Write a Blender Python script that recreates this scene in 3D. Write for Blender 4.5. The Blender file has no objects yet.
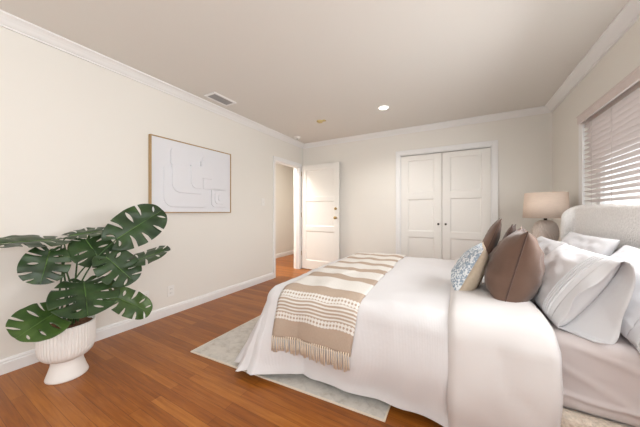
import bpy, bmesh, math, random
from mathutils import Vector, Matrix, noise
random.seed(7)
C = bpy.context.scene.collection
PI = math.pi

# ------------------------------------------------------------------ camera
cam_d = bpy.data.cameras.new('camera')
cam = bpy.data.objects.new('camera', cam_d)
C.objects.link(cam)
cam.location = (0, 0, 1.104)
cam.rotation_euler = (PI/2, 0, math.atan2(140, 251))
cam_d.sensor_width = 36
cam_d.lens = 251/640*36
cam_d.shift_y = -0.0019
cam_d.clip_start = 0.05
bpy.context.scene.camera = cam

# ------------------------------------------------------------------ world, light, exposure
world = bpy.data.worlds.new('world')
bpy.context.scene.world = world
world.use_nodes = True
wn = world.node_tree.nodes
wl = world.node_tree.links
sky = wn.new('ShaderNodeTexSky')
sky.sky_type = 'HOSEK_WILKIE'
sky.sun_direction = Vector((-0.55, -0.25, 0.75)).normalized()
sky.turbidity = 8.0
haze = wn.new('ShaderNodeMix')
haze.data_type = 'RGBA'
haze.inputs['Factor'].default_value = 0.6
haze.inputs['B'].default_value = (0.40, 0.385, 0.375, 1)
wl.new(sky.outputs['Color'], haze.inputs['A'])
wl.new(haze.outputs['Result'], wn['Background'].inputs['Color'])
wn['Background'].inputs['Strength'].default_value = 3.2

def area(name, loc, rot, sx, sy, power, color=(1, 1, 1)):
    d = bpy.data.lights.new(name, 'AREA')
    d.shape = 'RECTANGLE'
    d.size = sx
    d.size_y = sy
    d.energy = power
    d.color = color
    o = bpy.data.objects.new(name, d)
    C.objects.link(o)
    o.location = loc
    o.rotation_euler = rot
    return o
# daylight at the window over the bed; the other area lights are added fill
area('window_daylight', (1.125, 1.72, 1.42), (0, math.radians(58), 0), 0.80, 0.86, 17, (0.97, 0.98, 1.0))
area('side_fill_light', (1.125, -0.45, 1.50), (0, math.radians(84), 0), 1.1, 1.4, 23, (0.98, 0.98, 1.0))  # unseen fill added on the right to even out the room's brightness
area('rear_fill_light', (-0.9, -1.52, 1.45), (math.radians(97), 0, 0), 2.2, 1.3, 7, (0.94, 0.97, 1.0))  # unseen fill added behind the camera to brighten the room
area('hall_fill_light', (-3.35, 3.2, 2.40), (0, 0, 0), 0.6, 1.0, 26, (1.0, 0.95, 0.88))  # area light added under the hall ceiling to brighten the windowless hall

vs = bpy.context.scene.view_settings
vs.view_transform = 'Standard'
vs.look = 'None'
vs.gamma = 1
vs.use_curve_mapping = False
vs.exposure = 1.08

# ------------------------------------------------------------------ materials
def srgb(r, g, b):
    f = lambda v: (v/255/12.92) if v/255 <= 0.04045 else ((v/255+0.055)/1.055)**2.4
    return (f(r), f(g), f(b), 1)

def mat(name, col, rough=0.6, spec=0.3, bump=0, bscale=80, var=0, vscale=6, sheen=0, metal=0, stretch=None, emit=None):
    m = bpy.data.materials.new(name)
    m.use_nodes = True
    n, l = m.node_tree.nodes, m.node_tree.links
    b = n['Principled BSDF']
    b.inputs['Base Color'].default_value = col
    b.inputs['Roughness'].default_value = rough
    b.inputs['Specular IOR Level'].default_value = spec
    b.inputs['Metallic'].default_value = metal
    if sheen:
        b.inputs['Sheen Weight'].default_value = sheen
    tc = n.new('ShaderNodeTexCoord')
    src = tc.outputs['Object']
    if stretch:
        mp = n.new('ShaderNodeMapping')
        mp.inputs['Scale'].default_value = stretch
        l.new(src, mp.inputs['Vector'])
        src = mp.outputs['Vector']
    if bump:
        t = n.new('ShaderNodeTexNoise')
        t.inputs['Scale'].default_value = bscale
        t.inputs['Detail'].default_value = 3
        l.new(src, t.inputs['Vector'])
        bp = n.new('ShaderNodeBump')
        bp.inputs['Strength'].default_value = bump
        bp.inputs['Distance'].default_value = 0.01
        l.new(t.outputs['Fac'], bp.inputs['Height'])
        l.new(bp.outputs['Normal'], b.inputs['Normal'])
    if var:
        t = n.new('ShaderNodeTexNoise')
        t.inputs['Scale'].default_value = vscale
        t.inputs['Detail'].default_value = 4
        l.new(src, t.inputs['Vector'])
        r = n.new('ShaderNodeValToRGB')
        r.color_ramp.elements[0].position = 0.3
        r.color_ramp.elements[1].position = 0.7
        r.color_ramp.elements[0].color = [c*(1-var) for c in col[:3]]+[1]
        r.color_ramp.elements[1].color = [min(1, c*(1+var)) for c in col[:3]]+[1]
        l.new(t.outputs['Fac'], r.inputs['Fac'])
        l.new(r.outputs['Color'], b.inputs['Base Color'])
    if emit:
        b.inputs['Emission Color'].default_value = emit[0]
        b.inputs['Emission Strength'].default_value = emit[1]
    return m

def nodes(m):
    return m.node_tree.nodes, m.node_tree.links, m.node_tree.nodes['Principled BSDF']

M = {}
M['wall'] = mat('wall_paint', srgb(234, 230, 223), 0.85, 0.2, bump=0.04, bscale=120)
M['ceiling'] = mat('ceiling_paint', srgb(228, 224, 218), 0.9, 0.2, bump=0.04, bscale=90)
M['trim'] = mat('white_trim_paint', srgb(240, 239, 238), 0.45, 0.4)
M['door'] = mat('white_door_paint', srgb(238, 235, 230), 0.45, 0.4)
M['brass'] = mat('aged_brass', srgb(176, 150, 100), 0.35, 0.5, metal=0.9, var=0.1, vscale=40)
M['darkmetal'] = mat('dark_bronze', srgb(62, 54, 48), 0.4, 0.5, metal=0.7, var=0.1, vscale=60)
M['plastic'] = mat('white_plastic', srgb(238, 236, 232), 0.4, 0.4)
M['yellowed'] = mat('yellowed_plastic', srgb(206, 186, 130), 0.5, 0.4, var=0.08, vscale=50)
M['slot'] = mat('dark_slot', srgb(70, 66, 62), 0.6)
M['ventgrey'] = mat('vent_grey', srgb(165, 163, 162), 0.6)  # plain mid grey for the louvres, duct opening and test button
M['oak'] = mat('pale_oak', srgb(178, 148, 108), 0.55, 0.3, var=0.15, vscale=14, stretch=(8, 1, 8))
M['plaster'] = mat('textured_plaster', srgb(228, 228, 232), 0.8, 0.2, bump=0.12, bscale=160)
M['white_cotton'] = mat('white_cotton', srgb(228, 226, 227), 0.9, 0.15, bump=0.10, bscale=60, sheen=0.1)
M['pillow_cotton'] = mat('pillow_cotton', srgb(220, 219, 221), 0.9, 0.15, bump=0.18, bscale=30, sheen=0.1)
M['sateen'] = mat('white_sateen', srgb(218, 213, 211), 0.6, 0.35, bump=0.06, bscale=25, sheen=0.1)
M['sheet'] = mat('fitted_sheet_cotton', srgb(206, 196, 194), 0.8, 0.2, bump=0.05, bscale=30)
M['velvet'] = mat('brown_velvet', srgb(108, 85, 73), 0.9, 0.1, bump=0.25, bscale=14, sheen=0.25, var=0.14, vscale=7)
M['velvet_mauve'] = mat('mauve_velvet', srgb(146, 125, 114), 0.9, 0.1, bump=0.1, bscale=18, sheen=0.25, var=0.1, vscale=7)
M['velvet_dark'] = mat('dark_brown_velvet', srgb(88, 68, 60), 0.9, 0.1, bump=0.1, bscale=18, sheen=0.25, var=0.1, vscale=7)
M['linen'] = mat('tan_linen', srgb(188, 172, 152), 0.9, 0.15, bump=0.1, bscale=120, var=0.06, vscale=60)
M['boucle'] = mat('boucle', srgb(240, 238, 236), 0.95, 0.1, bump=0.7, bscale=70, var=0.06, vscale=75)
M['boucle_rail'] = mat('boucle_rail', srgb(214, 200, 184), 0.95, 0.1, bump=1.0, bscale=70, var=0.16, vscale=75)
M['shade'] = mat('linen_lampshade', srgb(226, 206, 190), 0.9, 0.1, bump=0.08, bscale=60, var=0.05, vscale=30, stretch=(1, 1, 8))
M['ceramic'] = mat('pale_ceramic', srgb(214, 200, 190), 0.6, 0.35, var=0.04, vscale=40)
M['stand_wood'] = mat('painted_wood', srgb(226, 218, 208), 0.5, 0.3, var=0.03, vscale=10)
M['pot'] = mat('matte_white_pot', srgb(236, 231, 226), 0.6, 0.3)
M['soil'] = mat('bark_mulch', srgb(108, 78, 58), 0.95, 0.1, bump=0.8, bscale=60, var=0.4, vscale=60)
M['stem'] = mat('green_stem', srgb(52, 80, 40), 0.5, 0.3, var=0.15, vscale=12)
M['midrib'] = mat('leaf_rib', srgb(96, 126, 66), 0.5, 0.3)
M['tassel'] = mat('cream_fringe', srgb(226, 210, 190), 0.95, 0.1)
M['blind'] = mat('blind_slat', srgb(216, 204, 199), 0.5, 0.3)
M['cord'] = mat('blind_cord', srgb(200, 190, 184), 0.8)
M['alu'] = mat('window_frame_white', srgb(232, 230, 228), 0.5, 0.3)

def leaf_mat(name, base, light):
    m = mat(name, base, 0.38, 0.45, bump=0.06, bscale=30)
    n, l, b = nodes(m)
    t = n.new('ShaderNodeTexNoise'); t.inputs['Scale'].default_value = 9; t.inputs['Detail'].default_value = 3
    tc = n.new('ShaderNodeTexCoord'); l.new(tc.outputs['Object'], t.inputs['Vector'])
    r = n.new('ShaderNodeValToRGB'); r.color_ramp.elements[0].color = base; r.color_ramp.elements[1].color = light
    r.color_ramp.elements[0].position = 0.35; r.color_ramp.elements[1].position = 0.75
    l.new(t.outputs['Fac'], r.inputs['Fac']); l.new(r.outputs['Color'], b.inputs['Base Color'])
    b.inputs['Subsurface Weight'].default_value = 0.0
    return m
M['leaf'] = leaf_mat('monstera_leaf', srgb(30, 50, 24), srgb(54, 80, 40))
M['leaf_pale'] = leaf_mat('young_monstera_leaf', srgb(46, 72, 28), srgb(84, 110, 48))

def wood_floor():
    m = mat('oak_strip_floor', srgb(150, 84, 40), 0.32, 0.4)
    n, l, b = nodes(m)
    tc = n.new('ShaderNodeTexCoord')
    br = n.new('ShaderNodeTexBrick')
    br.inputs['Scale'].default_value = 1
    br.inputs['Brick Width'].default_value = 1.15
    br.inputs['Row Height'].default_value = 0.057
    br.inputs['Mortar Size'].default_value = 0.0009
    br.inputs['Mortar Smooth'].default_value = 0.3
    br.inputs['Bias'].default_value = 0.0
    br.offset = 0.37
    br.inputs['Color1'].default_value = (0, 0, 0, 1)
    br.inputs['Color2'].default_value = (1, 1, 1, 1)
    br.inputs['Mortar'].default_value = (0.5, 0.5, 0.5, 1)
    l.new(tc.outputs['Object'], br.inputs['Vector'])
    # grain
    mp = n.new('ShaderNodeMapping'); mp.inputs['Scale'].default_value = (1.6, 26, 1)
    l.new(tc.outputs['Object'], mp.inputs['Vector'])
    g = n.new('ShaderNodeTexNoise'); g.inputs['Scale'].default_value = 2.2; g.inputs['Detail'].default_value = 6; g.inputs['Roughness'].default_value = 0.65
    g.inputs['Distortion'].default_value = 0.6
    l.new(mp.outputs['Vector'], g.inputs['Vector'])
    big = n.new('ShaderNodeTexNoise'); big.inputs['Scale'].default_value = 1.3
    l.new(tc.outputs['Object'], big.inputs['Vector'])
    a1 = n.new('ShaderNodeMath'); a1.operation = 'MULTIPLY'; a1.inputs[1].default_value = 0.27
    l.new(br.outputs['Color'], a1.inputs[0])
    a2 = n.new('ShaderNodeMath'); a2.operation = 'MULTIPLY_ADD'; a2.inputs[1].default_value = 0.75
    l.new(g.outputs['Fac'], a2.inputs[0]); l.new(a1.outputs[0], a2.inputs[2])
    r = n.new('ShaderNodeValToRGB')
    e = r.color_ramp.elements
    e[0].position = 0.12; e[0].color = srgb(98, 50, 14)
    e[1].position = 0.85; e[1].color = srgb(184, 118, 50)
    x = r.color_ramp.elements.new(0.48); x.color = srgb(146, 83, 28)
    l.new(a2.outputs[0], r.inputs['Fac'])
    mx = n.new('ShaderNodeMix'); mx.data_type = 'RGBA'; mx.blend_type = 'MULTIPLY'
    l.new(br.outputs['Fac'], mx.inputs['Factor'])
    l.new(r.outputs['Color'], mx.inputs['A']); mx.inputs['B'].default_value = (0.35, 0.28, 0.22, 1)
    l.new(mx.outputs['Result'], b.inputs['Base Color'])
    bp = n.new('ShaderNodeBump'); bp.inputs['Strength'].default_value = 0.15; bp.inputs['Distance'].default_value = 0.002; bp.invert = True
    l.new(br.outputs['Fac'], bp.inputs['Height']); l.new(bp.outputs['Normal'], b.inputs['Normal'])
    rr = n.new('ShaderNodeMapRange'); rr.inputs['To Min'].default_value = 0.26; rr.inputs['To Max'].default_value = 0.42
    l.new(g.outputs['Fac'], rr.inputs['Value']); l.new(rr.outputs['Result'], b.inputs['Roughness'])
    return m
M['floor'] = wood_floor()

def ribbed_cotton():
    m = mat('ribbed_cotton', srgb(222, 219, 219), 0.9, 0.15, sheen=0.1)
    n, l, b = nodes(m)
    tc = n.new('ShaderNodeTexCoord')
    w = n.new('ShaderNodeTexWave'); w.bands_direction = 'X'; w.inputs['Scale'].default_value = 42; w.inputs['Distortion'].default_value = 0.8
    w.inputs['Detail'].default_value = 2
    l.new(tc.outputs['UV'], w.inputs['Vector'])
    t = n.new('ShaderNodeTexNoise'); t.inputs['Scale'].default_value = 45
    l.new(tc.outputs['UV'], t.inputs['Vector'])
    a = n.new('ShaderNodeMath'); a.operation = 'ADD'
    l.new(w.outputs['Fac'], a.inputs[0]); l.new(t.outputs['Fac'], a.inputs[1])
    bp = n.new('ShaderNodeBump'); bp.inputs['Strength'].default_value = 0.22; bp.inputs['Distance'].default_value = 0.004
    l.new(a.outputs[0], bp.inputs['Height']); l.new(bp.outputs['Normal'], b.inputs['Normal'])
    return m
M['ribbed'] = ribbed_cotton()

def rug_mat():
    m = mat('distressed_rug', srgb(205, 198, 188), 0.95, 0.1, bump=0.3, bscale=250)
    n, l, b = nodes(m)
    tc = n.new('ShaderNodeTexCoord')
    t = n.new('ShaderNodeTexNoise'); t.inputs['Scale'].default_value = 16; t.inputs['Detail'].default_value = 8; t.inputs['Roughness'].default_value = 0.7
    l.new(tc.outputs['Object'], t.inputs['Vector'])
    r = n.new('ShaderNodeValToRGB'); e = r.color_ramp.elements
    e[0].position = 0.30; e[0].color = srgb(184, 174, 160)
    e[1].position = 0.62; e[1].color = srgb(214, 208, 199)
    x = e.new(0.47); x.color = srgb(206, 200, 192)
    l.new(t.outputs['Fac'], r.inputs['Fac'])
    v = n.new('ShaderNodeTexVoronoi'); v.inputs['Scale'].default_value = 7; v.feature = 'DISTANCE_TO_EDGE'
    l.new(tc.outputs['Object'], v.inputs['Vector'])
    mr = n.new('ShaderNodeMapRange'); mr.inputs['From Min'].default_value = 0.0; mr.inputs['From Max'].default_value = 0.06
    mr.inputs['To Min'].default_value = 0.25; mr.inputs['To Max'].default_value = 0
    l.new(v.outputs['Distance'], mr.inputs['Value'])
    mx = n.new('ShaderNodeMix'); mx.data_type = 'RGBA'
    l.new(mr.outputs['Result'], mx.inputs['Factor']); l.new(r.outputs['Color'], mx.inputs['A']); mx.inputs['B'].default_value = srgb(176, 172, 168)
    l.new(mx.outputs['Result'], b.inputs['Base Color'])
    return m
M['rug'] = rug_mat()
M['rug_edge'] = mat('rug_binding', srgb(226, 214, 196), 0.95, 0.1)

def throw_mat(L):
    """stripes along V (metres from the near hem)"""
    m = mat('striped_weave', srgb(200, 185, 170), 0.95, 0.1)
    n, l, b = nodes(m)
    tan = srgb(188, 168, 150); wht = srgb(232, 227, 220)
    tc = n.new('ShaderNodeTexCoord')
    sp = n.new('ShaderNodeSeparateXYZ'); l.new(tc.outputs['UV'], sp.inputs[0])
    def const_ramp(stops):
        dv = n.new('ShaderNodeMath'); dv.operation = 'DIVIDE'; dv.inputs[1].default_value = L
        l.new(sp.outputs['Y'], dv.inputs[0])
        r = n.new('ShaderNodeValToRGB'); r.color_ramp.interpolation = 'CONSTANT'
        e = r.color_ramp.elements
        e[0].position = 0; e[0].color = stops[0][1]
        e[1].position = stops[1][0]/L; e[1].color = stops[1][1]
        for p, c in stops[2:]:
            x = e.new(p/L); x.color = c
        l.new(dv.outputs[0], r.inputs['Fac'])
        return r
    W = (1, 1, 1, 1); K = (0, 0, 0, 1); G = (0.5, 0.5, 0.5, 1)
    # 0 = tan, 1 = white ; grey = checked ; thin pinstripes made by a wave below
    st = [(0, K), (0.11, G), (0.155, K), (0.26, G), (0.297, K), (0.385, W), (0.59, K), (0.70, W), (0.87, K), (0.98, W), (1.15, K), (1.26, W), (1.43, K), (1.54, W), (1.71, K), (1.82, W)]
    base = const_ramp(st)
    # checks: short white bars across the width
    su = n.new('ShaderNodeMath'); su.operation = 'SINE'
    mu = n.new('ShaderNodeMath'); mu.operation = 'MULTIPLY'; mu.inputs[1].default_value = 2*PI/0.022
    l.new(sp.outputs['X'], mu.inputs[0]); l.new(mu.outputs[0], su.inputs[0])
    sv = n.new('ShaderNodeMath'); sv.operation = 'SINE'
    mv = n.new('ShaderNodeMath'); mv.operation = 'MULTIPLY'; mv.inputs[1].default_value = 2*PI/0.024
    l.new(sp.outputs['Y'], mv.inputs[0]); l.new(mv.outputs[0], sv.inputs[0])
    pr = n.new('ShaderNodeMath'); pr.operation = 'ADD'
    l.new(su.outputs[0], pr.inputs[0]); l.new(sv.outputs[0], pr.inputs[1])
    chk = n.new('ShaderNodeMath'); chk.operation = 'GREATER_THAN'; chk.inputs[1].default_value = -0.45
    l.new(pr.outputs[0], chk.inputs[0])
    isg = n.new('ShaderNodeMath'); isg.operation = 'COMPARE'; isg.inputs[1].default_value = 0.5; isg.inputs[2].default_value = 0.2
    l.new(base.outputs['Color'], isg.inputs[0])
    cg = n.new('ShaderNodeMath'); cg.operation = 'MULTIPLY'; l.new(isg.outputs[0], cg.inputs[0]); l.new(chk.outputs[0], cg.inputs[1])
    isw = n.new('ShaderNodeMath'); isw.operation = 'GREATER_THAN'; isw.inputs[1].default_value = 0.8
    l.new(base.outputs['Color'], isw.inputs[0])
    # pinstripes between 0.155 and 0.28
    pin = n.new('ShaderNodeMath'); pin.operation = 'SINE'
    mp_ = n.new('ShaderNodeMath'); mp_.operation = 'MULTIPLY'; mp_.inputs[1].default_value = 2*PI/0.0208
    l.new(sp.outputs['Y'], mp_.inputs[0]); l.new(mp_.outputs[0], pin.inputs[0])
    pg = n.new('ShaderNodeMath'); pg.operation = 'GREATER_THAN'; pg.inputs[1].default_value = 0.1; l.new(pin.outputs[0], pg.inputs[0])
    in1 = n.new('ShaderNodeMath'); in1.operation = 'COMPARE'; in1.inputs[1].default_value = 0.2075; in1.inputs[2].default_value = 0.0515
    l.new(sp.outputs['Y'], in1.inputs[0])
    pp = n.new('ShaderNodeMath'); pp.operation = 'MULTIPLY'; l.new(pg.outputs[0], pp.inputs[0]); l.new(in1.outputs[0], pp.inputs[1])
    s1 = n.new('ShaderNodeMath'); s1.operation = 'ADD'; l.new(cg.outputs[0], s1.inputs[0]); l.new(isw.outputs[0], s1.inputs[1])
    s2 = n.new('ShaderNodeMath'); s2.operation = 'ADD'; s2.use_clamp = True; l.new(s1.outputs[0], s2.inputs[0]); l.new(pp.outputs[0], s2.inputs[1])
    mx = n.new('ShaderNodeMix'); mx.data_type = 'RGBA'
    l.new(s2.outputs[0], mx.inputs['Factor']); mx.inputs['A'].default_value = tan; mx.inputs['B'].default_value = wht
    # yarn mottling
    mm = n.new('ShaderNodeMapping'); mm.inputs['Scale'].default_value = (400, 60, 1)
    l.new(tc.outputs['UV'], mm.inputs['Vector'])
    t = n.new('ShaderNodeTexNoise'); t.inputs['Scale'].default_value = 1; t.inputs['Detail'].default_value = 3
    l.new(mm.outputs['Vector'], t.inputs['Vector'])
    rr = n.new('ShaderNodeValToRGB'); rr.color_ramp.elements[0].color = (0.78, 0.78, 0.78, 1); rr.color_ramp.elements[1].color = (1.12, 1.12, 1.12, 1)
    l.new(t.outputs['Fac'], rr.inputs['Fac'])
    m2 = n.new('ShaderNodeMix'); m2.data_type = 'RGBA'; m2.blend_type = 'MULTIPLY'; m2.inputs['Factor'].default_value = 1
    l.new(mx.outputs['Result'], m2.inputs['A']); l.new(rr.outputs['Color'], m2.inputs['B'])
    l.new(m2.outputs['Result'], b.inputs['Base Color'])
    bp = n.new('ShaderNodeBump'); bp.inputs['Strength'].default_value = 0.4; bp.inputs['Distance'].default_value = 0.004
    l.new(t.outputs['Fac'], bp.inputs['Height']); l.new(bp.outputs['Normal'], b.inputs['Normal'])
    return m

def blue_print():
    m = mat('blue_floral_print', srgb(220, 224, 228), 0.9, 0.1, bump=0.25, bscale=60)
    n, l, b = nodes(m)
    tc = n.new('ShaderNodeTexCoord')
    v = n.new('ShaderNodeTexVoronoi'); v.inputs['Scale'].default_value = 90; v.inputs['Randomness'].default_value = 1
    l.new(tc.outputs['Object'], v.inputs['Vector'])
    t = n.new('ShaderNodeTexNoise'); t.inputs['Scale'].default_value = 55; t.inputs['Detail'].default_value = 4
    l.new(tc.outputs['Object'], t.inputs['Vector'])
    a = n.new('ShaderNodeMath'); a.operation = 'MULTIPLY_ADD'; a.inputs[1].default_value = 0.6; l.new(v.outputs['Distance'], a.inputs[0]); l.new(t.outputs['Fac'], a.inputs[2])
    r = n.new('ShaderNodeValToRGB'); e = r.color_ramp.elements
    e[0].position = 0.76; e[0].color = srgb(150, 164, 178)
    e[1].position = 0.88; e[1].color = srgb(226, 228, 230)
    l.new(a.outputs[0], r.inputs['Fac']); l.new(r.outputs['Color'], b.inputs['Base Color'])
    return m
M['blueprint'] = blue_print()

def glass():
    m = bpy.data.materials.new('window_glass'); m.use_nodes = True
    n, l = m.node_tree.nodes, m.node_tree.links
    n.remove(n['Principled BSDF'])
    tr = n.new('ShaderNodeBsdfTransparent'); tr.inputs['Color'].default_value = (0.95, 0.97, 0.97, 1)
    gl = n.new('ShaderNodeBsdfGlossy'); gl.inputs['Roughness'].default_value = 0.02
    mx = n.new('ShaderNodeMixShader'); mx.inputs['Fac'].default_value = 0.06
    l.new(tr.outputs[0], mx.inputs[1]); l.new(gl.outputs[0], mx.inputs[2]); l.new(mx.outputs[0], n['Material Output'].inputs['Surface'])
    return m
M['glass'] = glass()
M['lens'] = mat('lit_lens', (1, 0.95, 0.88, 1), 0.5, emit=((1, 0.94, 0.86, 1), 6))

# ------------------------------------------------------------------ mesh helpers
class MB:
    def __init__(s):
        s.v = []; s.f = []; s.uv = None
    def box(s, x0, x1, y0, y1, z0, z1):
        i = len(s.v)
        s.v += [(x0, y0, z0), (x1, y0, z0), (x1, y1, z0), (x0, y1, z0), (x0, y0, z1), (x1, y0, z1), (x1, y1, z1), (x0, y1, z1)]
        for q in ((0, 3, 2, 1), (4, 5, 6, 7), (0, 1, 5, 4), (1, 2, 6, 5), (2, 3, 7, 6), (3, 0, 4, 7)):
            s.f.append(tuple(i+k for k in q))
        return s
    def grid(s, rows, closeu=False, closev=False):
        """rows: list of lists of points; u = along row"""
        i = len(s.v); nv = len(rows); nu = len(rows[0])
        for r in rows: s.v += [tuple(p) for p in r]
        for a in range(nv if closev else nv-1):
            for b in range(nu if closeu else nu-1):
                a2 = (a+1) % nv; b2 = (b+1) % nu
                s.f.append((i+a*nu+b, i+a*nu+b2, i+a2*nu+b2, i+a2*nu+b))
        return s
    def lathe(s, prof, cx=0, cy=0, z0=0, seg=48, rmod=None):
        rows = []
        for r, z in prof:
            rows.append([(cx+(r if not rmod else rmod(r, z, 2*PI*k/seg))*math.cos(2*PI*k/seg), cy+(r if not rmod else rmod(r, z, 2*PI*k/seg))*math.sin(2*PI*k/seg), z0+z) for k in range(seg)])
        return s.grid(rows, closeu=True)
    def tube(s, pts, rad, seg=8, cap=True):
        pts = [Vector(p) for p in pts]
        n = len(pts)
        if not hasattr(rad, '__len__'): rad = [rad]*n
        rows = []; up = None
        for k in range(n):
            t = (pts[min(k+1, n-1)]-pts[max(k-1, 0)]).normalized()
            if up is None:
                up = Vector((0, 0, 1)) if abs(t.z) < 0.9 else Vector((1, 0, 0))
            a = (up-t*up.dot(t)).normalized(); b = t.cross(a); up = a
            rows.append([pts[k]+(a*math.cos(2*PI*j/seg)+b*math.sin(2*PI*j/seg))*rad[k] for j in range(seg)])
        i = len(s.v)
        s.grid(rows, closeu=True)
        if cap:
            s.f.append(tuple(i+j for j in range(seg))[::-1]); s.f.append(tuple(i+(n-1)*seg+j for j in range(seg)))
        return s
    def prism(s, outline, to3, d0, d1):
        """closed 2D outline; to3(a,b,d) -> point"""
        i = len(s.v); n = len(outline)
        s.v += [tuple(to3(a, b, d0)) for a, b in outline]+[tuple(to3(a, b, d1)) for a, b in outline]
        s.f.append(tuple(range(i, i+n))[::-1]); s.f.append(tuple(range(i+n, i+2*n)))
        for k in range(n):
            k2 = (k+1) % n
            s.f.append((i+k, i+k2, i+n+k2, i+n+k))
        return s
    def build(s, name, m, parent=None, smooth=False, bevel=0, merge=0, uvs=None, solid=0, sub=0):
        me = bpy.data.meshes.new(name)
        me.from_pydata(s.v, [], s.f)
        if uvs:
            ul = me.uv_layers.new(name='UVMap')
            for lp in me.loops: ul.data[lp.index].uv = uvs[lp.vertex_index]
        bm = bmesh.new(); bm.from_mesh(me)
        if merge: bmesh.ops.remove_doubles(bm, verts=bm.verts, dist=merge)
        bmesh.ops.recalc_face_normals(bm, faces=bm.faces)
        bm.to_mesh(me); bm.free()
        if smooth:
            for p in me.polygons: p.use_smooth = True
        me.materials.append(m if not isinstance(m, str) else M[m])
        o = bpy.data.objects.new(name, me)
        C.objects.link(o)
        if parent:
            o.parent = parent
            o.matrix_parent_inverse = parent.matrix_world.inverted() if False else Matrix.Translation(-parent.location)
        if bevel:
            b = o.modifiers.new('bevel', 'BEVEL'); b.width = bevel; b.segments = 3; b.limit_method = 'ANGLE'; b.angle_limit = math.radians(40)
        if solid:
            q = o.modifiers.new('solid', 'SOLIDIFY'); q.thickness = solid; q.offset = 0
        if sub:
            q = o.modifiers.new('sub', 'SUBSURF'); q.levels = sub; q.render_levels = sub
        return o

def tag(o, label, cat, group=None):
    o['label'] = label; o['category'] = cat
    if group: o['group'] = group
    return o
def thing(name, label, cat, loc=(0, 0, 0), group=None):
    o = bpy.data.objects.new(name, None); C.objects.link(o)
    o.location = loc; o.empty_display_size = 0.1
    return tag(o, label, cat, group)
def struct(o):
    o['kind'] = 'structure'; return o
def structe(name, loc):
    o = bpy.data.objects.new(name, None); C.objects.link(o); o.location = loc
    return struct(o)
def nz(x, y, z): return noise.noise(Vector((x, y, z)))

# ------------------------------------------------------------------ room shell
XL, XR, YB, YN, H = -2.733, 1.02, 4.21, -1.60, 2.44
T = 0.12
HX = -3.87            # far wall of the hall
DY0, DY1, DZ = 3.338, 4.075, 1.99      # doorway in the left wall
WY0, WY1, WZ0, WZ1 = 1.22, 3.25, 0.98, 1.955   # window in the right wall
struct(MB().box(HX-T, XR+T, YN-T, YB+1.6, -0.05, 0).build('floor', 'floor'))
struct(MB().box(HX-T, XR+T, YN-T, YB+1.6, H, H+0.1).build('ceiling', 'ceiling'))
w = MB()
w.box(XL-T, XL, YN-T, DY0, 0, H).box(XL-T, XL, DY1, YB, 0, H).box(XL-T, XL, DY0, DY1, DZ, H)
struct(w.build('wall_left', 'wall'))
struct(MB().box(XL-T, -0.853, YB, YB+T, 0, H).box(0.39, XR+T, YB, YB+T, 0, H).box(-0.853, 0.39, YB, YB+T, 2.03, H).build('wall_back', 'wall'))
w = MB()
w.box(XR, XR+T, YN-T, -1.2, 0, H).box(XR, XR+T, 0.3, WY0, 0, H).box(XR, XR+T, -1.2, 0.3, 0, 0.9).box(XR, XR+T, -1.2, 0.3, 2.1, H).box(XR, XR+T, WY1, YB, 0, H).box(XR, XR+T, WY0, WY1, 0, WZ0).box(XR, XR+T, WY0, WY1, WZ1, H)
struct(w.build('wall_right', 'wall'))
w = MB()
w.box(XL, -2.0, YN-T, YN, 0, H).box(0.2, XR, YN-T, YN, 0, H).box(-2.0, 0.2, YN-T, YN, 0, 0.8).box(-2.0, 0.2, YN-T, YN, 2.1, H)
struct(w.build('wall_front', 'wall'))
struct(MB().box(HX-T, HX, YN-T, YB+1.6, 0, H).build('wall_hall', 'wall'))
struct(MB().box(HX, XL-T, YB+1.48, YB+1.6, 0, H).build('wall_hall_end', 'wall'))
struct(MB().box(HX, XL-T, 1.4, 1.52, 0, H).build('wall_hall_near', 'wall'))
struct(MB().box(XL-T, XL-T+0.1, YB+T, YB+1.48, 0, H).build('wall_hall_side', 'wall'))
# closet box behind the closet doors
struct(MB().box(-0.95, 0.49, YB+0.62, YB+0.70, 0, H).box(-0.95, -0.853, YB+T, YB+0.62, 0, H).box(0.39, 0.49, YB+T, YB+0.62, 0, H).build('wall_closet', 'wall'))

# crown moulding: profile (out from wall, down from ceiling)
CP = [(0, 0), (0.090, 0), (0.090, 0.012), (0.078, 0.016), (0.066, 0.022), (0.050, 0.034), (0.036, 0.048), (0.026, 0.056), (0.016, 0.060), (0.016, 0.070), (0, 0.070)]
def mould(name, prof, p0, p1, inward, base, sgn, miter0=0, miter1=0, mtl='trim'):
    """sweep a profile from p0 to p1 along a wall; inward = unit vector off the wall"""
    p0 = Vector(p0); p1 = Vector(p1); d = (p1-p0).normalized(); inn = Vector(inward)
    rows = []
    for p, mi, s in ((p0, miter0, 1), (p1, miter1, -1)):
        rows.append([p+inn*a+d*(s*mi*a)+Vector((0, 0, base+sgn*b)) for a, b in prof])
    m = MB().grid(rows, closeu=True)
    n = len(prof); m.f.append(tuple(range(n))); m.f.append(tuple(range(n, 2*n))[::-1])
    return struct(m.build(name, mtl))
mould('trim_1', CP, (XL, YN, 0), (XL, YB, 0), (1, 0, 0), H, -1, 1, 1)
mould('trim_2', CP, (XL, YB, 0), (XR, YB, 0), (0, -1, 0), H, -1, 1, 1)
mould('trim_3', CP, (XR, YN, 0), (XR, YB, 0), (-1, 0, 0), H, -1, 1, 1)
mould('trim_4', CP, (XL, YN, 0), (XR, YN, 0), (0, 1, 0), H, -1, 1, 1)
BP = [(0, 0), (0.018, 0), (0.018, 0.072), (0.014, 0.078), (0.014, 0.088), (0.008, 0.098), (0, 0.100)]
mould('baseboard_left', BP, (XL, YN, 0), (XL, DY0-0.055, 0), (1, 0, 0), 0, 1)
mould('baseboard_back', BP, (XL, YB, 0), (-0.92, YB, 0), (0, -1, 0), 0, 1)
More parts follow.
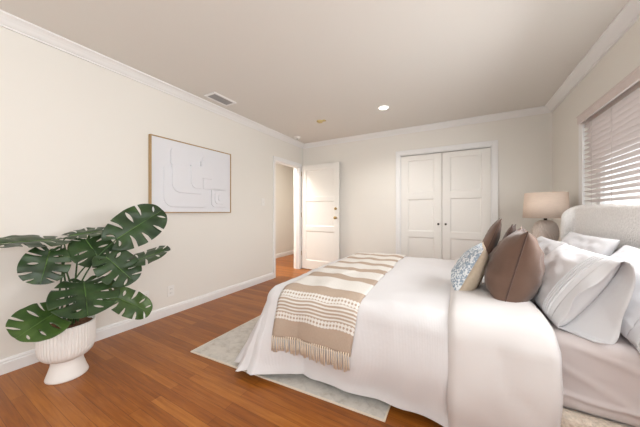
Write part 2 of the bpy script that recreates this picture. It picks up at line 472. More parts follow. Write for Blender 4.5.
mould('baseboard_back_right', BP, (0.458, YB, 0), (XR, YB, 0), (0, -1, 0), 0, 1)
mould('baseboard_right', BP, (XR, YN, 0), (XR, YB-0.018, 0), (-1, 0, 0), 0, 1)
mould('baseboard_front', BP, (XL+0.018, YN, 0), (XR-0.018, YN, 0), (0, 1, 0), 0, 1)
mould('baseboard_hall', BP, (HX, 1.52, 0), (HX, YB+1.48, 0), (1, 0, 0), 0, 1)

# doorway casing and jamb (left wall)
w = MB().box(XL, XL+0.016, DY0-0.055, DY0, 0, DZ+0.06).box(XL, XL+0.016, DY1, DY1+0.055, 0, DZ+0.06).box(XL, XL+0.016, DY0, DY1, DZ, DZ+0.06)
w.box(XL-T-0.016, XL-T, DY0-0.055, DY0, 0, DZ+0.06).box(XL-T-0.016, XL-T, DY1, DY1+0.055, 0, DZ+0.06).box(XL-T-0.016, XL-T, DY0, DY1, DZ, DZ+0.06)
struct(w.build('trim_5', 'trim', bevel=0.003))
w = MB().box(XL-T, XL, DY0, DY0+0.015, 0, DZ).box(XL-T, XL, DY1-0.015, DY1, 0, DZ).box(XL-T, XL, DY0+0.015, DY1-0.015, DZ-0.015, DZ)
w.box(XL-0.075, XL-0.04, DY0+0.015, DY0+0.027, 0, DZ-0.015).box(XL-0.075, XL-0.04, DY1-0.027, DY1-0.015, 0, DZ-0.015)
struct(w.build('trim_6', 'trim', bevel=0.002))

# panel door helper, local frame: a across, b up, c = out of the face
def panel_door(root, W_, Hh, th, zs, stile, to3, mtl='door'):
    m = MB()
    def bx(mm, a0, a1, b0, b1, c0, c1):
        i = len(mm.v)
        for c in (c0, c1):
            for a, b in ((a0, b0), (a1, b0), (a1, b1), (a0, b1)): mm.v.append(tuple(to3(a, b, c)))
        for q in ((0, 3, 2, 1), (4, 5, 6, 7), (0, 1, 5, 4), (1, 2, 6, 5), (2, 3, 7, 6), (3, 0, 4, 7)):
            mm.f.append(tuple(i+k for k in q))
    bx(m, 0, stile, 0, Hh, 0, th); bx(m, W_-stile, W_, 0, Hh, 0, th)
    edges = [0]+[z for p in zs for z in p]+[Hh]
    for k in range(0, len(edges), 2): bx(m, stile, W_-stile, edges[k], edges[k+1], 0, th)
    m.build('door_frame', mtl, root, bevel=0.003)
    for b0, b1 in zs:
        p = MB()
        bx(p, stile, W_-stile, b0, b1, 0.010, th-0.010)
        # sticking (sloped moulding) round the panel, both faces
        for c0, c1 in ((th-0.010, th-0.001), (0.010, 0.001)):
            A = [(stile, b0), (W_-stile, b0), (W_-stile, b1), (stile, b1)]
            g = 0.014
            B = [(stile+g, b0+g), (W_-stile-g, b0+g), (W_-stile-g, b1-g), (stile+g, b1-g)]
            p.grid([[to3(a, b, c1) for a, b in A], [to3(a, b, c0) for a, b in B]], closeu=True)
        p.build('panel', mtl, root)

def knob_mesh(center, axis, r, L):
    m = MB()
    ax = Vector(axis).normalized(); c = Vector(center)
    up = Vector((0, 0, 1)); s = ax.cross(up).normalized()
    prof = [(0.0, 0), (r*0.95, 0), (r*0.95, L*0.12), (r*0.4, L*0.2), (r*0.35, L*0.45), (r*0.8, L*0.6), (r, L*0.78), (r*0.8, L*0.95), (0.0, L)]
    rows = [[c+ax*z+(s*math.cos(2*PI*k/16)+up*math.sin(2*PI*k/16))*q for k in range(16)] for q, z in prof]
    return m.grid(rows, closeu=True)

# room door, swung open against the back wall, hinged on the far jamb
d1 = structe('door_1', (XL+0.022, DY1+0.028, 0))
hx, hy = XL+0.024, DY1+0.062
dirv = Vector((0.80, -0.012, 0)).normalized(); nrm = Vector((dirv.y, -dirv.x, 0))  # faces -y
to3 = lambda a, b, c: Vector((hx, hy, 0.010))+dirv*a+Vector((0, 0, b))+nrm*(c-0.0175)
panel_door(d1, 0.805, 2.0, 0.035, [(0.17, 0.735), (0.83, 1.305), (1.385, 1.90)], 0.095, to3)
for zz, rr in ((1.005, 0.027),):
    knob_mesh(to3(0.745, zz-0.01, 0.035), nrm, rr, 0.055).build('door_knob', 'brass', d1, smooth=True)
knob_mesh(to3(0.745, zz-0.01, 0.0), -nrm, 0.02, 0.024).build('door_knob', 'brass', d1, smooth=True)
knob_mesh(to3(0.745, 1.160, 0.035), nrm, 0.026, 0.018).build('deadbolt', 'brass', d1, smooth=True)
for zz in (0.25, 1.0, 1.8):
    MB().tube([to3(-0.006, zz, 0.038), to3(-0.006, zz+0.09, 0.038)], 0.005, 8).build('hinge', 'brass', d1)

# closet: casing, jamb and a pair of panelled doors
CX0, CX1, CZ = -0.853, 0.390, 2.03
w = MB().box(CX0-0.065, CX0, YB-0.018, YB, 0, CZ+0.065).box(CX1, CX1+0.065, YB-0.018, YB, 0, CZ+0.065).box(CX0, CX1, YB-0.018, YB, CZ, CZ+0.065)
w.box(CX0-0.065, CX0-0.052, YB-0.026, YB-0.018, 0, CZ+0.065).box(CX1+0.052, CX1+0.065, YB-0.026, YB-0.018, 0, CZ+0.065).box(CX0-0.065, CX1+0.065, YB-0.026, YB-0.018, CZ+0.052, CZ+0.065)
struct(w.build('trim_7', 'trim', bevel=0.003))
struct(MB().box(CX0, CX0+0.012, YB, YB+T, 0, CZ).box(CX1-0.012, CX1, YB, YB+T, 0, CZ).box(CX0+0.012, CX1-0.012, YB, YB+T, CZ-0.012, CZ).build('trim_8', 'trim'))
midx = -0.2375
PZ = [(0.14, 0.700), (0.795, 1.300), (1.405, 1.915)]
dl = structe('door_2', (CX0+0.014, YB+0.03, 0))
panel_door(dl, (midx-0.003)-(CX0+0.014), 1.995, 0.035, PZ, 0.108, lambda a, b, c: Vector((CX0+0.014+a, YB+0.04-c, 0.012+b)))
dr = structe('door_3', (CX1-0.014, YB+0.03, 0))
panel_door(dr, (CX1-0.014)-(midx+0.003), 1.995, 0.035, PZ, 0.108, lambda a, b, c: Vector((midx+0.003+a, YB+0.04-c, 0.012+b)))
knob_mesh((midx-0.05, YB+0.005, 0.925), (0, -1, 0), 0.016, 0.03).build('door_knob', 'darkmetal', dl, smooth=True)
knob_mesh((midx+0.05, YB+0.005, 0.925), (0, -1, 0), 0.016, 0.03).build('door_knob', 'darkmetal', dr, smooth=True)
for root, xx in ((dl, CX0+0.007), (dr, CX1-0.007)):
    for zz in (0.25, 1.0, 1.70):
        MB().tube([(xx, YB-0.022, zz), (xx, YB-0.022, zz+0.10)], 0.007, 8).build('hinge', 'trim', root)

# window over the bed
struct(MB().box(XR-0.020, XR, WY1, WY1+0.086, WZ0-0.09, WZ1+0.086).box(XR-0.020, XR, WY0-0.086, WY0, WZ0-0.09, WZ1+0.086).box(XR-0.020, XR, WY0, WY1, WZ1, WZ1+0.086).box(XR-0.020, XR, WY0, WY1, WZ0-0.09, WZ0).build('trim_9', 'trim', bevel=0.003))
w1 = structe('window_1', (XR+0.09, (WY0+WY1)/2, WZ0))
m = MB()
fx0, fx1 = XR+0.08, XR+0.115
for y0, y1 in ((WY0, WY0+0.05), (WY1-0.05, WY1), ((WY0+WY1)/2-0.03, (WY0+WY1)/2+0.03)): m.box(fx0, fx1, y0, y1, WZ0, WZ1)
m.box(fx0, fx1, WY0, WY1, WZ0, WZ0+0.05).box(fx0, fx1, WY0, WY1, WZ1-0.05, WZ1)
m.build('window_frame', 'alu', w1, bevel=0.003)
MB().box(XR+0.096, XR+0.1, WY0+0.05, WY1-0.05, WZ0+0.05, WZ1-0.05).build('pane', 'glass', w1)
# unseen window added behind the camera to let in more light
w2 = structe('added_window_2', (-0.9, YN, 0.8))
m = MB()
for x0, x1 in ((-2.0, -1.94), (-0.93, -0.87), (0.14, 0.2)): m.box(x0, x1, YN-0.09, YN-0.05, 0.8, 2.1)
m.box(-2.0, 0.2, YN-0.09, YN-0.05, 0.8, 0.86).box(-2.0, 0.2, YN-0.09, YN-0.05, 2.04, 2.1)
m.build('window_frame', 'alu', w2, bevel=0.003)
MB().box(-1.94, 0.14, YN-0.072, YN-0.068, 0.86, 2.04).build('pane', 'glass', w2)

# unseen window added in the right wall beside the camera to brighten the room
w3 = structe('added_window_3', (XR+0.04, -0.45, 0.9))
m = MB()
for y0, y1 in ((-1.2, -1.15), (-0.475, -0.425), (0.25, 0.3)): m.box(XR+0.03, XR+0.065, y0, y1, 0.9, 2.1)
m.box(XR+0.03, XR+0.065, -1.2, 0.3, 0.9, 0.95).box(XR+0.03, XR+0.065, -1.2, 0.3, 2.05, 2.1)
m.build('window_frame', 'alu', w3, bevel=0.003)
MB().box(XR+0.046, XR+0.05, -1.15, 0.25, 0.95, 2.05).build('pane', 'glass', w3)

# ------------------------------------------------------------------ blind
BY0 = 2.25            # the blind hangs over the far half of the window
bl = thing('window_blind', 'pale pinkish horizontal slat blind covering the window above the headboard', 'blind', (XR+0.02, 2.74, WZ1-0.03))
m = MB().box(0.945, 0.962, BY0-0.06, 3.185, 1.912, 1.982).box(0.962, 0.999, BY0-0.06, BY0-0.045, 1.912, 1.982).box(0.962, 0.999, 3.170, 3.185, 1.912, 1.982).box(0.940, 0.966, BY0-0.065, 3.190, 1.972, 1.986)
m.build('valance', 'blind', bl, bevel=0.003)
m = MB()
zt = 1.885; pitch = 0.0425; ns = int((zt-(WZ0+0.04))/pitch)
ang = math.radians(-20)
xc = XR+0.012
for k in range(ns):
    z = zt-k*pitch
    rows = []
    for yy in (BY0+0.012, WY1-0.004):
        r = []
        for j in range(7):
            s = (j/6-0.5)*0.050
            r.append((xc+s*math.cos(ang), yy, z+s*math.sin(ang)+0.0022*(1-(j/3-1)**2)+0.0012))
        for j in range(6, -1, -1):
            s = (j/6-0.5)*0.050
            r.append((xc+s*math.cos(ang), yy, z+s*math.sin(ang)+0.0022*(1-(j/3-1)**2)-0.0012))
        rows.append(r)
    i = len(m.v); m.grid(rows, closeu=True); m.f.append(tuple(range(i, i+14))); m.f.append(tuple(range(i+14, i+28))[::-1])
m.build('slats', 'blind', bl)
MB().box(xc-0.02, xc+0.02, BY0+0.012, WY1-0.01, WZ1-0.045, WZ1-0.002).build('head_rail', 'blind', bl, bevel=0.002)
MB().box(xc-0.024, xc+0.024, BY0+0.012, WY1-0.01, WZ0+0.006, WZ0+0.024).build('bottom_rail', 'blind', bl, bevel=0.003)
for yy in (3.08, 2.74, 2.38):
    m = MB()
    for dx in (-0.027, 0.027): m.tube([(xc+dx, yy, WZ0+0.02), (xc+dx, yy, WZ1-0.04)], 0.0014, 6)
    m.build('ladder_cord', 'cord', bl)

# ------------------------------------------------------------------ ceiling and wall fixtures
v = thing('air_vent', 'white rectangular air vent grille on the ceiling beside the left crown moulding', 'vent', (-2.462, 2.013, H))
vx0, vx1, vy0, vy1 = -2.553, -2.372, 1.853, 2.173
m = MB()
m.box(vx0, vx0+0.028, vy0, vy1, H-0.012, H).box(vx1-0.028, vx1, vy0, vy1, H-0.012, H).box(vx0+0.028, vx1-0.028, vy0, vy0+0.028, H-0.012, H).box(vx0+0.028, vx1-0.028, vy1-0.028, vy1, H-0.012, H)
m.build('vent_frame', 'trim', v, bevel=0.004)
m = MB()
for k in range(9):
    xx = vx0+0.034+k*0.0142
    i = len(m.v)
    m.v += [(xx, vy0+0.028, H-0.011), (xx+0.009, vy0+0.028, H-0.002), (xx+0.009, vy1-0.028, H-0.002), (xx, vy1-0.028, H-0.011)]
    m.f.append((i, i+1, i+2, i+3))
m.build('louvres', 'ventgrey', v, solid=0.0015)
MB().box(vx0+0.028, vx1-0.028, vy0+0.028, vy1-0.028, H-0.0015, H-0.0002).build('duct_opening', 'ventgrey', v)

v = thing('ceiling_light', 'round recessed ceiling light, lit, in front of the closet', 'light', (-0.852, 3.19, H))
MB().lathe([(0.052, 0), (0.075, 0), (0.074, -0.005), (0.066, -0.008), (0.055, -0.007), (0.052, 0)], -0.852, 3.19, H, 40).build('trim_ring', 'trim', v, smooth=True)
MB().lathe([(0.0, -0.004), (0.03, -0.0038), (0.054, -0.003)], -0.852, 3.19, H, 40).build('lens', 'lens', v, smooth=True)
def downlight(x, y, p):
    d = bpy.data.lights.new('downlight_lamp', 'SPOT'); d.energy = p; d.spot_size = math.radians(150); d.spot_blend = 0.8; d.shadow_soft_size = 0.05; d.color = (1, 0.96, 0.92)
    o = bpy.data.objects.new('downlight_lamp', d); C.objects.link(o); o.location = (x, y, H-0.03)
downlight(-0.852, 3.19, 22)
v = thing('smoke_detector', 'yellowed round ceiling detector left of the recessed light', 'detector', (-1.79, 3.21, H))
MB().lathe([(0.0, -0.024), (0.03, -0.023), (0.04, -0.016), (0.046, -0.006), (0.05, 0)], -1.79, 3.21, H, 32).build('detector_body', 'yellowed', v, smooth=True)
MB().box(-1.835, -1.70, 3.185, 3.235, H-0.012, H).build('mounting_plate', 'yellowed', v, bevel=0.004)
v = thing('smoke_detector', 'white round smoke detector on the ceiling above the doorway corner', 'detector', (-2.52, 3.69, H))
MB().lathe([(0.0, -0.034), (0.035, -0.033), (0.052, -0.026), (0.058, -0.012), (0.06, 0)], -2.52, 3.69, H, 32).build('detector_body', 'plastic', v, smooth=True)
MB().lathe([(0.0, -0.040), (0.012, -0.039), (0.014, -0.033)], -2.52, 3.69, H, 16).build('test_button', 'ventgrey', v, smooth=True)

def outlet(y, z, label):
    v = thing('power_outlet', label, 'outlet', (XL, y, z))
    MB().box(XL, XL+0.006, y-0.036, y+0.036, z-0.058, z+0.058).build('cover_plate', 'plastic', v, bevel=0.003)
    for dz in (-0.021, 0.021):
        s = MB().box(XL+0.005, XL+0.009, y-0.017, y+0.017, z+dz-0.014, z+dz+0.014).build('socket', 'plastic', v, bevel=0.003)
        for dy in (-0.007, 0.007):
            MB().box(XL+0.0088, XL+0.0094, y+dy-0.0012, y+dy+0.0012, z+dz-0.005, z+dz+0.005).build('slot', 'slot', s).matrix_parent_inverse = Matrix()
outlet(1.585, 0.255, 'white power outlet on the left wall to the right of the plant')
outlet(1.33, 0.262, 'white power outlet on the left wall behind the plant leaves')
v = thing('light_switch', 'small white light switch plate beside the open doorway', 'switch', (XL, 3.04, 1.268))
MB().box(XL, XL+0.005, 3.005, 3.075, 1.21, 1.326).build('cover_plate', 'plastic', v, bevel=0.003)
MB().box(XL+0.004, XL+0.012, 3.035, 3.045, 1.256, 1.280).build('toggle', 'plastic', v, bevel=0.002)

# ------------------------------------------------------------------ wall art
art = thing('wall_art', 'white plaster relief artwork in a thin wood frame on the left wall', 'picture', (XL, 1.865, 1.10))
ay0, ay1, az0, az1 = 1.361, 2.368, 1.098, 1.886
m = MB(); fw = 0.010; fd = 0.042
m.box(XL+0.002, XL+fd, ay0, ay0+fw, az0, az1).box(XL+0.002, XL+fd, ay1-fw, ay1, az0, az1).box(XL+0.002, XL+fd, ay0+fw, ay1-fw, az0, az0+fw).box(XL+0.002, XL+fd, ay0+fw, ay1-fw, az1-fw, az1)
m.build('frame', 'oak', art)
MB().box(XL+0.006, XL+fd-0.010, ay0+fw, ay1-fw, az0+fw, az1-fw).build('plaster_panel', 'plaster', art)
def rrect(a0, a1, b0, b1, rs, n=10):
    """rounded rectangle, radii (bl, br, tr, tl)"""
    o = []
    for (cx, cy, r, st) in ((a0+rs[0], b0+rs[0], rs[0], PI), (a1-rs[1], b0+rs[1], rs[1], 1.5*PI), (a1-rs[2], b1-rs[2], rs[2], 0), (a0+rs[3], b1-rs[3], rs[3], 0.5*PI)):
        for k in range(n+1):
            t = st+0.5*PI*k/n
            o.append((cx+r*math.cos(t), cy+r*math.sin(t)))
    return o
aw, ah = ay1-ay0, az1-az0
def relief(a0, a1, b0, b1, rs, d):
    ol = rrect(ay0+a0*aw, ay0+a1*aw, az0+b0*ah, az0+b1*ah, rs)
    o = MB().prism(ol, lambda a, b, dd: (XL+fd-0.010+dd, a, b), -0.002, d*1.7).build('relief_shape', 'plaster', art, bevel=0.004)
relief(0.13, 0.66, 0.08, 0.62, (0.10, 0.08, 0.01, 0.01), 0.006)
relief(0.21, 0.56, 0.28, 0.68, (0.10, 0.01, 0.01, 0.01), 0.012)
relief(0.20, 0.39, 0.66, 0.90, (0.01, 0.01, 0.09, 0.05), 0.010)
relief(0.42, 0.56, 0.36, 0.70, (0.07, 0.01, 0.01, 0.01), 0.017)
relief(0.58, 0.93, 0.36, 0.86, (0.01, 0.02, 0.07, 0.02), 0.008)
relief(0.55, 0.70, 0.52, 0.78, (0.01, 0.01, 0.08, 0.01), 0.014)
relief(0.70, 0.93, 0.09, 0.38, (0.05, 0.03, 0.03, 0.03), 0.008)
relief(0.74, 0.89, 0.14, 0.33, (0.05, 0.04, 0.03, 0.03), 0.014)
relief(0.78, 0.86, 0.19, 0.29, (0.03, 0.02, 0.02, 0.02), 0.019)

# ------------------------------------------------------------------ rug
rg = thing('area_rug', 'pale grey distressed rug on the wood floor under the foot of the bed', 'rug', (-1.10, 2.3, 0))
ra = (-1.857, 1.232); rdir = Vector((1.512, 0.085, 0)).normalized()
def rugp(a, b, z): return (ra[0]+rdir.x*a, ra[1]+rdir.y*a+b, z)
def rug_piece(a0, a1, b0, b1, z1):
    m = MB(); i = len(m.v)
    m.v += [rugp(a0, b0, 0.0005), rugp(a1, b0, 0.0005), rugp(a1, b1, 0.0005), rugp(a0, b1, 0.0005), rugp(a0, b0, z1), rugp(a1, b0, z1), rugp(a1, b1, z1), rugp(a0, b1, z1)]
    for q in ((0, 3, 2, 1), (4, 5, 6, 7), (0, 1, 5, 4), (1, 2, 6, 5), (2, 3, 7, 6), (3, 0, 4, 7)): m.f.append(q)
    return m
RL, RWd = 1.515, 2.30
rug_piece(0.008, RL-0.008, 0.008, RWd-0.008, 0.009).build('pile', 'rug', rg)
m = MB()
for q in ((0, RL, 0, 0.008), (0, RL, RWd-0.008, RWd), (0, 0.008, 0.008, RWd-0.008), (RL-0.008, RL, 0.008, RWd-0.008)):
    p = rug_piece(*q, 0.0085); i = len(m.v); m.v += p.v; m.f += [tuple(i+k for k in f) for f in p.f]
m.build('binding', 'rug_edge', rg)

# ------------------------------------------------------------------ bed
RZ = 0.011
bed = thing('bed', 'upholstered cream boucle bed with a curved headboard under the window', 'bed', (-0.2, 2.23, 0))
# headboard: panel with rounded upper corners whose ends wrap forward as wings
hb0, hb1 = 1.40, 3.06
def hb_x(y):
    e = min(y-hb0, hb1-y)
    if e > 0.16: return 0.0
    t = 1-max(e, 0)/0.16
    return 0.20*t**2.2
def hb_top(y, e0=0.16):
    e = min(y-hb0, hb1-y)
    return 1.168
m = MB()
# outer profile in plan: sample y ; each station is a rounded-top section (front x, back x)
st = []
NN = 60
path = []
# straight back run with quarter-turn wings: centre line in plan
R_ = 0.07
for k in range(9):
    path.append((0.70+0.045*k/8*0+ (0.155-R_)*0 + 0.0, hb0, 0))
path = []
wing = 0.055
for k in range(5): path.append((0.915-R_-wing+wing*k/5, hb0+0.04, (-1, 0)))
for k in range(11):
    t = PI/2*k/10
    path.append((0.915-R_+R_*math.sin(t), hb0+0.04+R_-R_*math.cos(t), None))
n_st = 24
for k in range(1, n_st): path.append((0.915, hb0+0.04+R_+(hb1-hb0-0.08-2*R_)*k/n_st, None))
for k in range(11):
    t = PI/2*k/10
    path.append((0.915-R_+R_*math.cos(t), hb1-0.04-R_+R_*math.sin(t), None))
for k in range(1, 6): path.append((0.915-R_-wing*k/5, hb1-0.04, None))
rows = []
P2 = [Vector((p[0], p[1])) for p in path]
for k, p in enumerate(P2):
    t = (P2[min(k+1, len(P2)-1)]-P2[max(k-1, 0)]).normalized()
    nn = Vector((-t.y, t.x))           # towards the room side (-x on the back run)
    if k < 16 + n_st//2: pass
    # height: wings curve down towards their front edge
    dfront = min(sum((P2[j+1]-P2[j]).length for j in range(k)), sum((P2[j+1]-P2[j]).length for j in range(k, len(P2)-1)))
    q = max(0.0, 1-dfront/0.13)
    top = 1.165-0.115*(1-math.sqrt(max(0.0, 1-q*q)))-0.01*q
    hw = 0.045
    if dfront < 0.03: hw = 0.045*math.sqrt(max(0.02, 1-(1-dfront/0.03)**2))
    sec = []
    for j in range(9):
        a = PI*j/8
        sec.append((hw*math.cos(a), top-0.045+0.045*math.sin(a)))
    ring = [(p.x+nn.x*hw, p.y+nn.y*hw, 0.06)]+[(p.x+nn.x*o, p.y+nn.y*o, z) for o, z in sec]+[(p.x-nn.x*hw, p.y-nn.y*hw, 0.06)]
    rows.append(ring)
m.grid(rows, closeu=True)
n = len(rows[0]); m.f.append(tuple(range(n))); m.f.append(tuple(range((len(rows)-1)*n, len(rows)*n))[::-1])
m.build('headboard', 'boucle', bed, smooth=True)
MB().box(-1.13, 0.60, 1.40, 1.47, 0.08, 0.262).build('side_rail', 'boucle_rail', bed, bevel=0.025)
MB().box(-1.13, 0.60, 2.99, 3.06, 0.08, 0.262).build('side_rail', 'boucle_rail', bed, bevel=0.025)
MB().box(-1.14, -1.07, 1.47, 2.99, 0.08, 0.262).build('foot_rail', 'boucle_rail', bed, bevel=0.025)
MB().box(-1.07, 0.80, 1.47, 2.99, 0.20, 0.245).build('slat_base', 'stand_wood', bed)
for x in (-1.06, 0.5):
    for y in (1.50, 2.94): MB().lathe([(0, 0), (0.022, 0), (0.03, 0.21), (0, 0.21)], x, y, RZ, 16).build('leg', 'darkmetal', bed, smooth=True)

# mattress in its fitted sheet, with drag wrinkles on the near side
def superbox(x0, x1, y0, y1, z0, z1, r, nx, ny, nzv):
    m = MB(); cx, cy, cz = (x0+x1)/2, (y0+y1)/2, (z0+z1)/2
    bm = bmesh.new()
    bmesh.ops.create_cube(bm, size=1)
    bmesh.ops.subdivide_edges(bm, edges=bm.edges, cuts=nx, use_grid_fill=True)
    for v in bm.verts:
        p = Vector((v.co.x*(x1-x0), v.co.y*(y1-y0), v.co.z*(z1-z0)))
        hx_, hy_, hz_ = (x1-x0)/2-r, (y1-y0)/2-r, (z1-z0)/2-r
        q = Vector((max(-hx_, min(hx_, p.x)), max(-hy_, min(hy_, p.y)), max(-hz_, min(hz_, p.z))))
        d = p-q
        if d.length > 1e-9: p = q+d.normalized()*r
        v.co = p+Vector((cx, cy, cz))
    bm.verts.ensure_lookup_table()
    m.v = [tuple(v.co) for v in bm.verts]; m.f = [tuple(v.index for v in f.verts) for f in bm.faces]
    bm.free(); return m
m = superbox(-1.05, 0.860, 1.455, 2.985, 0.247, 0.565, 0.045, 90, 0, 0)
vv = []
for (x, y, z) in m.v:
    if y < 1.50:
        u = z-0.30+0.55*(x-0.35)       # diagonal drag lines falling towards the head
        f = max(0, min(1, (0.56-z)/0.05))*max(0, min(1, (z-0.25)/0.04))
        y -= f*(0.006*max(0, math.sin(u*48+2.2*nz(x*3, 1, z*3)))**3+0.004*nz(x*6, 0, z*14))
        y -= f*0.010*math.exp(-((z-0.335-0.02*math.sin(x*9))/0.012)**2)
    vv.append((x, y, z))
m.v = vv
mt = m.build('mattress', 'sheet', None, smooth=True)
tag(mt, 'mattress in a pale fitted sheet lying on the boucle bed base', 'mattress')

# ---------------------------------------------------------------- duvet
xf, yn_, yf_ = -1.13, 1.455, 2.985      # edges of the flat top
xh = 0.335                               # head end of the duvet
ZT = 0.592
RC = 0.105
def ztop(x, y):
    cx = (y-2.22)/0.80
    base = ZT+0.012*(1-cx*cx)
    base -= 0.018*max(0, (-x-0.75)/0.4)**2
    return base
def prof(e, E, zed, off, tuck):
    """cloth length e from the flat edge -> (outward, z)"""
    r = RC+off
    arc = r*PI/2
    if e <= arc:
        t = e/r
        return r*math.sin(t), zed+off-r*(1-math.cos(t))
    L = E-RC*PI/2
    drop = zed-RC-0.048
    s = (e-arc)/max(1e-6, (E-RC*PI/2))
    cosf = min(1.0, drop/max(L, 1e-6)); sinf = math.sqrt(max(0, 1-cosf*cosf))
    o = r+s*L*sinf*(0.55+0.45*s)
    z = zed-RC-s*drop
    o += tuck*(math.sin(PI*min(1, s*1.15))*0.9-s*1.0)
    return o, z
HANG = 0.165+ZT-RC-0.050
def hangE(kind, u):
    """extra cloth: makes the hem flare"""
    return HANG
def fold(kind, s, u):
    """ripples of the hanging cloth; s 0..1 down, u metres along the edge"""
    if kind == 'near':
        return (0.010*math.sin(u*9+1.0)+0.012*nz(u*4, 3.1, s*1.5)+0.008*math.sin(u*23+2*s))*s**1.3
    if kind == 'foot':
        return (0.016*math.sin(u*11+0.4)+0.014*nz(u*4, 7.1, s*1.5))*s**1.2
    return 0
def wr(x, y, z):
    return 0.009*nz(x*3.1, y*3.1, z*3.1)+0.006*nz(x*8, y*8, z*6+5)+0.003*nz(x*17, y*17, z*9+2)
CR = 0.05
def duvet_pt(sec, u, e, off):
    """sec: which part of the skirt; u along; e cloth length"""
    E = HANG
    s = max(0, min(1, (e-RC*PI/2)/(HANG-RC*PI/2)))
    if sec == 'near':
        x = u; zed = ztop(x, yn_)
        fl = max(0, (-x-0.88)/0.25); fl = min(1, fl)
        EE = E*(1+0.022*fl*fl)
        o, z = prof(e/E*EE, EE, zed, off, 0.030)
        o += fold('near', s, u)
        return Vector((x-0.035*fl*fl*s, yn_-o, z))
    if sec == 'foot':
        y = u; zed = ztop(xf, y)
        fl = min(1, max(0, (yn_+0.22-y)/0.22))
        EE = E*(1.003+0.022*fl*fl)
        o, z = prof(e/E*EE, EE, zed, off, 0.0)
        o += fold('foot', s, u)+0.035*s
        return Vector((xf-o, y-0.035*fl*fl*s, z))
    if sec == 'far':
        x = u; zed = ztop(x, yf_)
        o, z = prof(e, E, zed, off, 0.030)
        o += fold('near', s, u+5)
        return Vector((x, yf_+o, z))
    if sec in ('cn', 'cf'):
        th = u
        zed = ztop(xf, yn_ if sec == 'cn' else yf_)
        k = math.sin(th*2)
        EE = E*(1.022+0.012*k+0.004*(1-k))
        o, z = prof(e/E*EE, EE, zed, off, 0.030*(1-th/(PI/2)))
        f0 = fold('near', s, xf); f1 = fold('foot', s, yn_ if sec == 'cn' else yf_)+0.035*s
        w_ = th/(PI/2)
        o += f0*(1-w_)+f1*w_
        o += 0.030*math.sin(th*13+0.6)*k*s**1.6+0.016*math.sin(th*29)*k*s**2+0.012*nz(th*9, s*5, 3)*k
        sg = 1 if sec == 'cn' else -1
        ox, oy = math.sin(th), math.cos(th)
        yb = yn_ if sec == 'cn' else yf_
        px = xf-o*ox-0.035*s*(1 if sec == 'cn' else 0)*(1-w_)
        py = yb-sg*o*oy-0.035*s*w_*(1 if sec == 'cn' else 0)
        return Vector((px, py, z))
def skirt_sections(x_head, step=0.035, nE=26, off=0.0):
    """list of (cloth line) columns from the head end round the foot and back; each column: list of (pt, unrolled uv)"""
    cols = []
    es = [HANG*(k/nE) for k in range(nE+1)]
    nx = max(2, int((x_head-xf)/step))
    for k in range(nx+1):
        x = x_head+(xf-x_head)*k/nx
        cols.append(([duvet_pt('near', x, e, off) for e in es], ('n', x)))
    for k in range(1, 17):
        th = PI/2*k/17
        cols.append(([duvet_pt('cn', th, e, off) for e in es], ('c', th)))
    ny = int((yf_-yn_)/step)
    for k in range(ny+1):
        y = yn_+(yf_-yn_)*k/ny
        cols.append(([duvet_pt('foot', y, e, off) for e in es], ('f', y)))
    for k in range(1, 13):
        th = PI/2-PI/2*k/13
        cols.append(([duvet_pt('cf', th, e, off) for e in es], ('c2', th)))
    for k in range(nx+1):
        x = xf+(x_head-xf)*k/nx
        cols.append(([duvet_pt('far', x, e, off) for e in es], ('r', x)))
    return cols, es

# one sheet of rows running near-hem -> over the top -> far-hem for every x (body of the duvet),
# plus foot skirt and corners
def cross_line(x, off=0.0, nT=46, nE=26, top_extra=None):
    """cloth line across the bed at x : points and v (unrolled) coordinate"""
    pts = []; vs_ = []
    for k in range(nE, 0, -1):
        e = HANG*k/nE
        pts.append(duvet_pt('near', x, e, off)); vs_.append(-e)
    for k in range(nT+1):
        y = yn_+(yf_-yn_)*k/nT
        pts.append(Vector((x, y, ztop(x, y)+off))); vs_.append(y-yn_)
    for k in range(1, nE+1):
        e = HANG*k/nE
        pts.append(duvet_pt('far', x, e, off)); vs_.append(yf_-yn_+e)
    return pts, vs_
duv = thing('duvet', 'white duvet spread over the bed with its top end folded back', 'duvet', (-0.4, 2.22, 0.6))
m = MB(); uvs = []
nx = 44
rows = []
for k in range(nx+1):
    x = xh+(xf-xh)*k/nx
    p, vv = cross_line(x)
    if k == 0:
        # rolled end at the head: two extra lines tucking under
        for dx, din in ((-0.03, 0.040), (-0.008, 0.030), (0.008, 0.014)):
            q = []
            for a, b in zip(p, vv):
                nrm_ = Vector((0, 0, 1))
                if b < 0:
                    t = min(1, -b/(RC*PI/2)); nrm_ = Vector((0, -math.sin(t*PI/2), math.cos(t*PI/2)))
                elif b > yf_-yn_:
                    t = min(1, (b-(yf_-yn_))/(RC*PI/2)); nrm_ = Vector((0, math.sin(t*PI/2), math.cos(t*PI/2)))
                q.append(a-nrm_*din+Vector((dx, 0, 0)))
            rows.append(q); uvs += [(x, b) for b in vv]
    rows.append(p); uvs += [(x, b) for b in vv]
m.grid(rows)
nE = 26
es = [HANG*k/nE for k in range(nE+1)]
crn = []
for k in range(0, 31):
    th = PI/2*k/30
    crn.append([duvet_pt('cn', th, e, 0) if 0 < k < 30 else (duvet_pt('near', xf, e, 0) if k == 0 else duvet_pt('foot', yn_, e, 0)) for e in es])
    uvs += [(xf-0.1*k/30, -e) for e in es]
m.grid(crn)
ft = []
for k in range(47):
    y = yn_+(yf_-yn_)*k/46
    ft.append([duvet_pt('foot', y, e, 0) for e in es]); uvs += [(y, -e) for e in es]
m.grid(ft)
crf = []
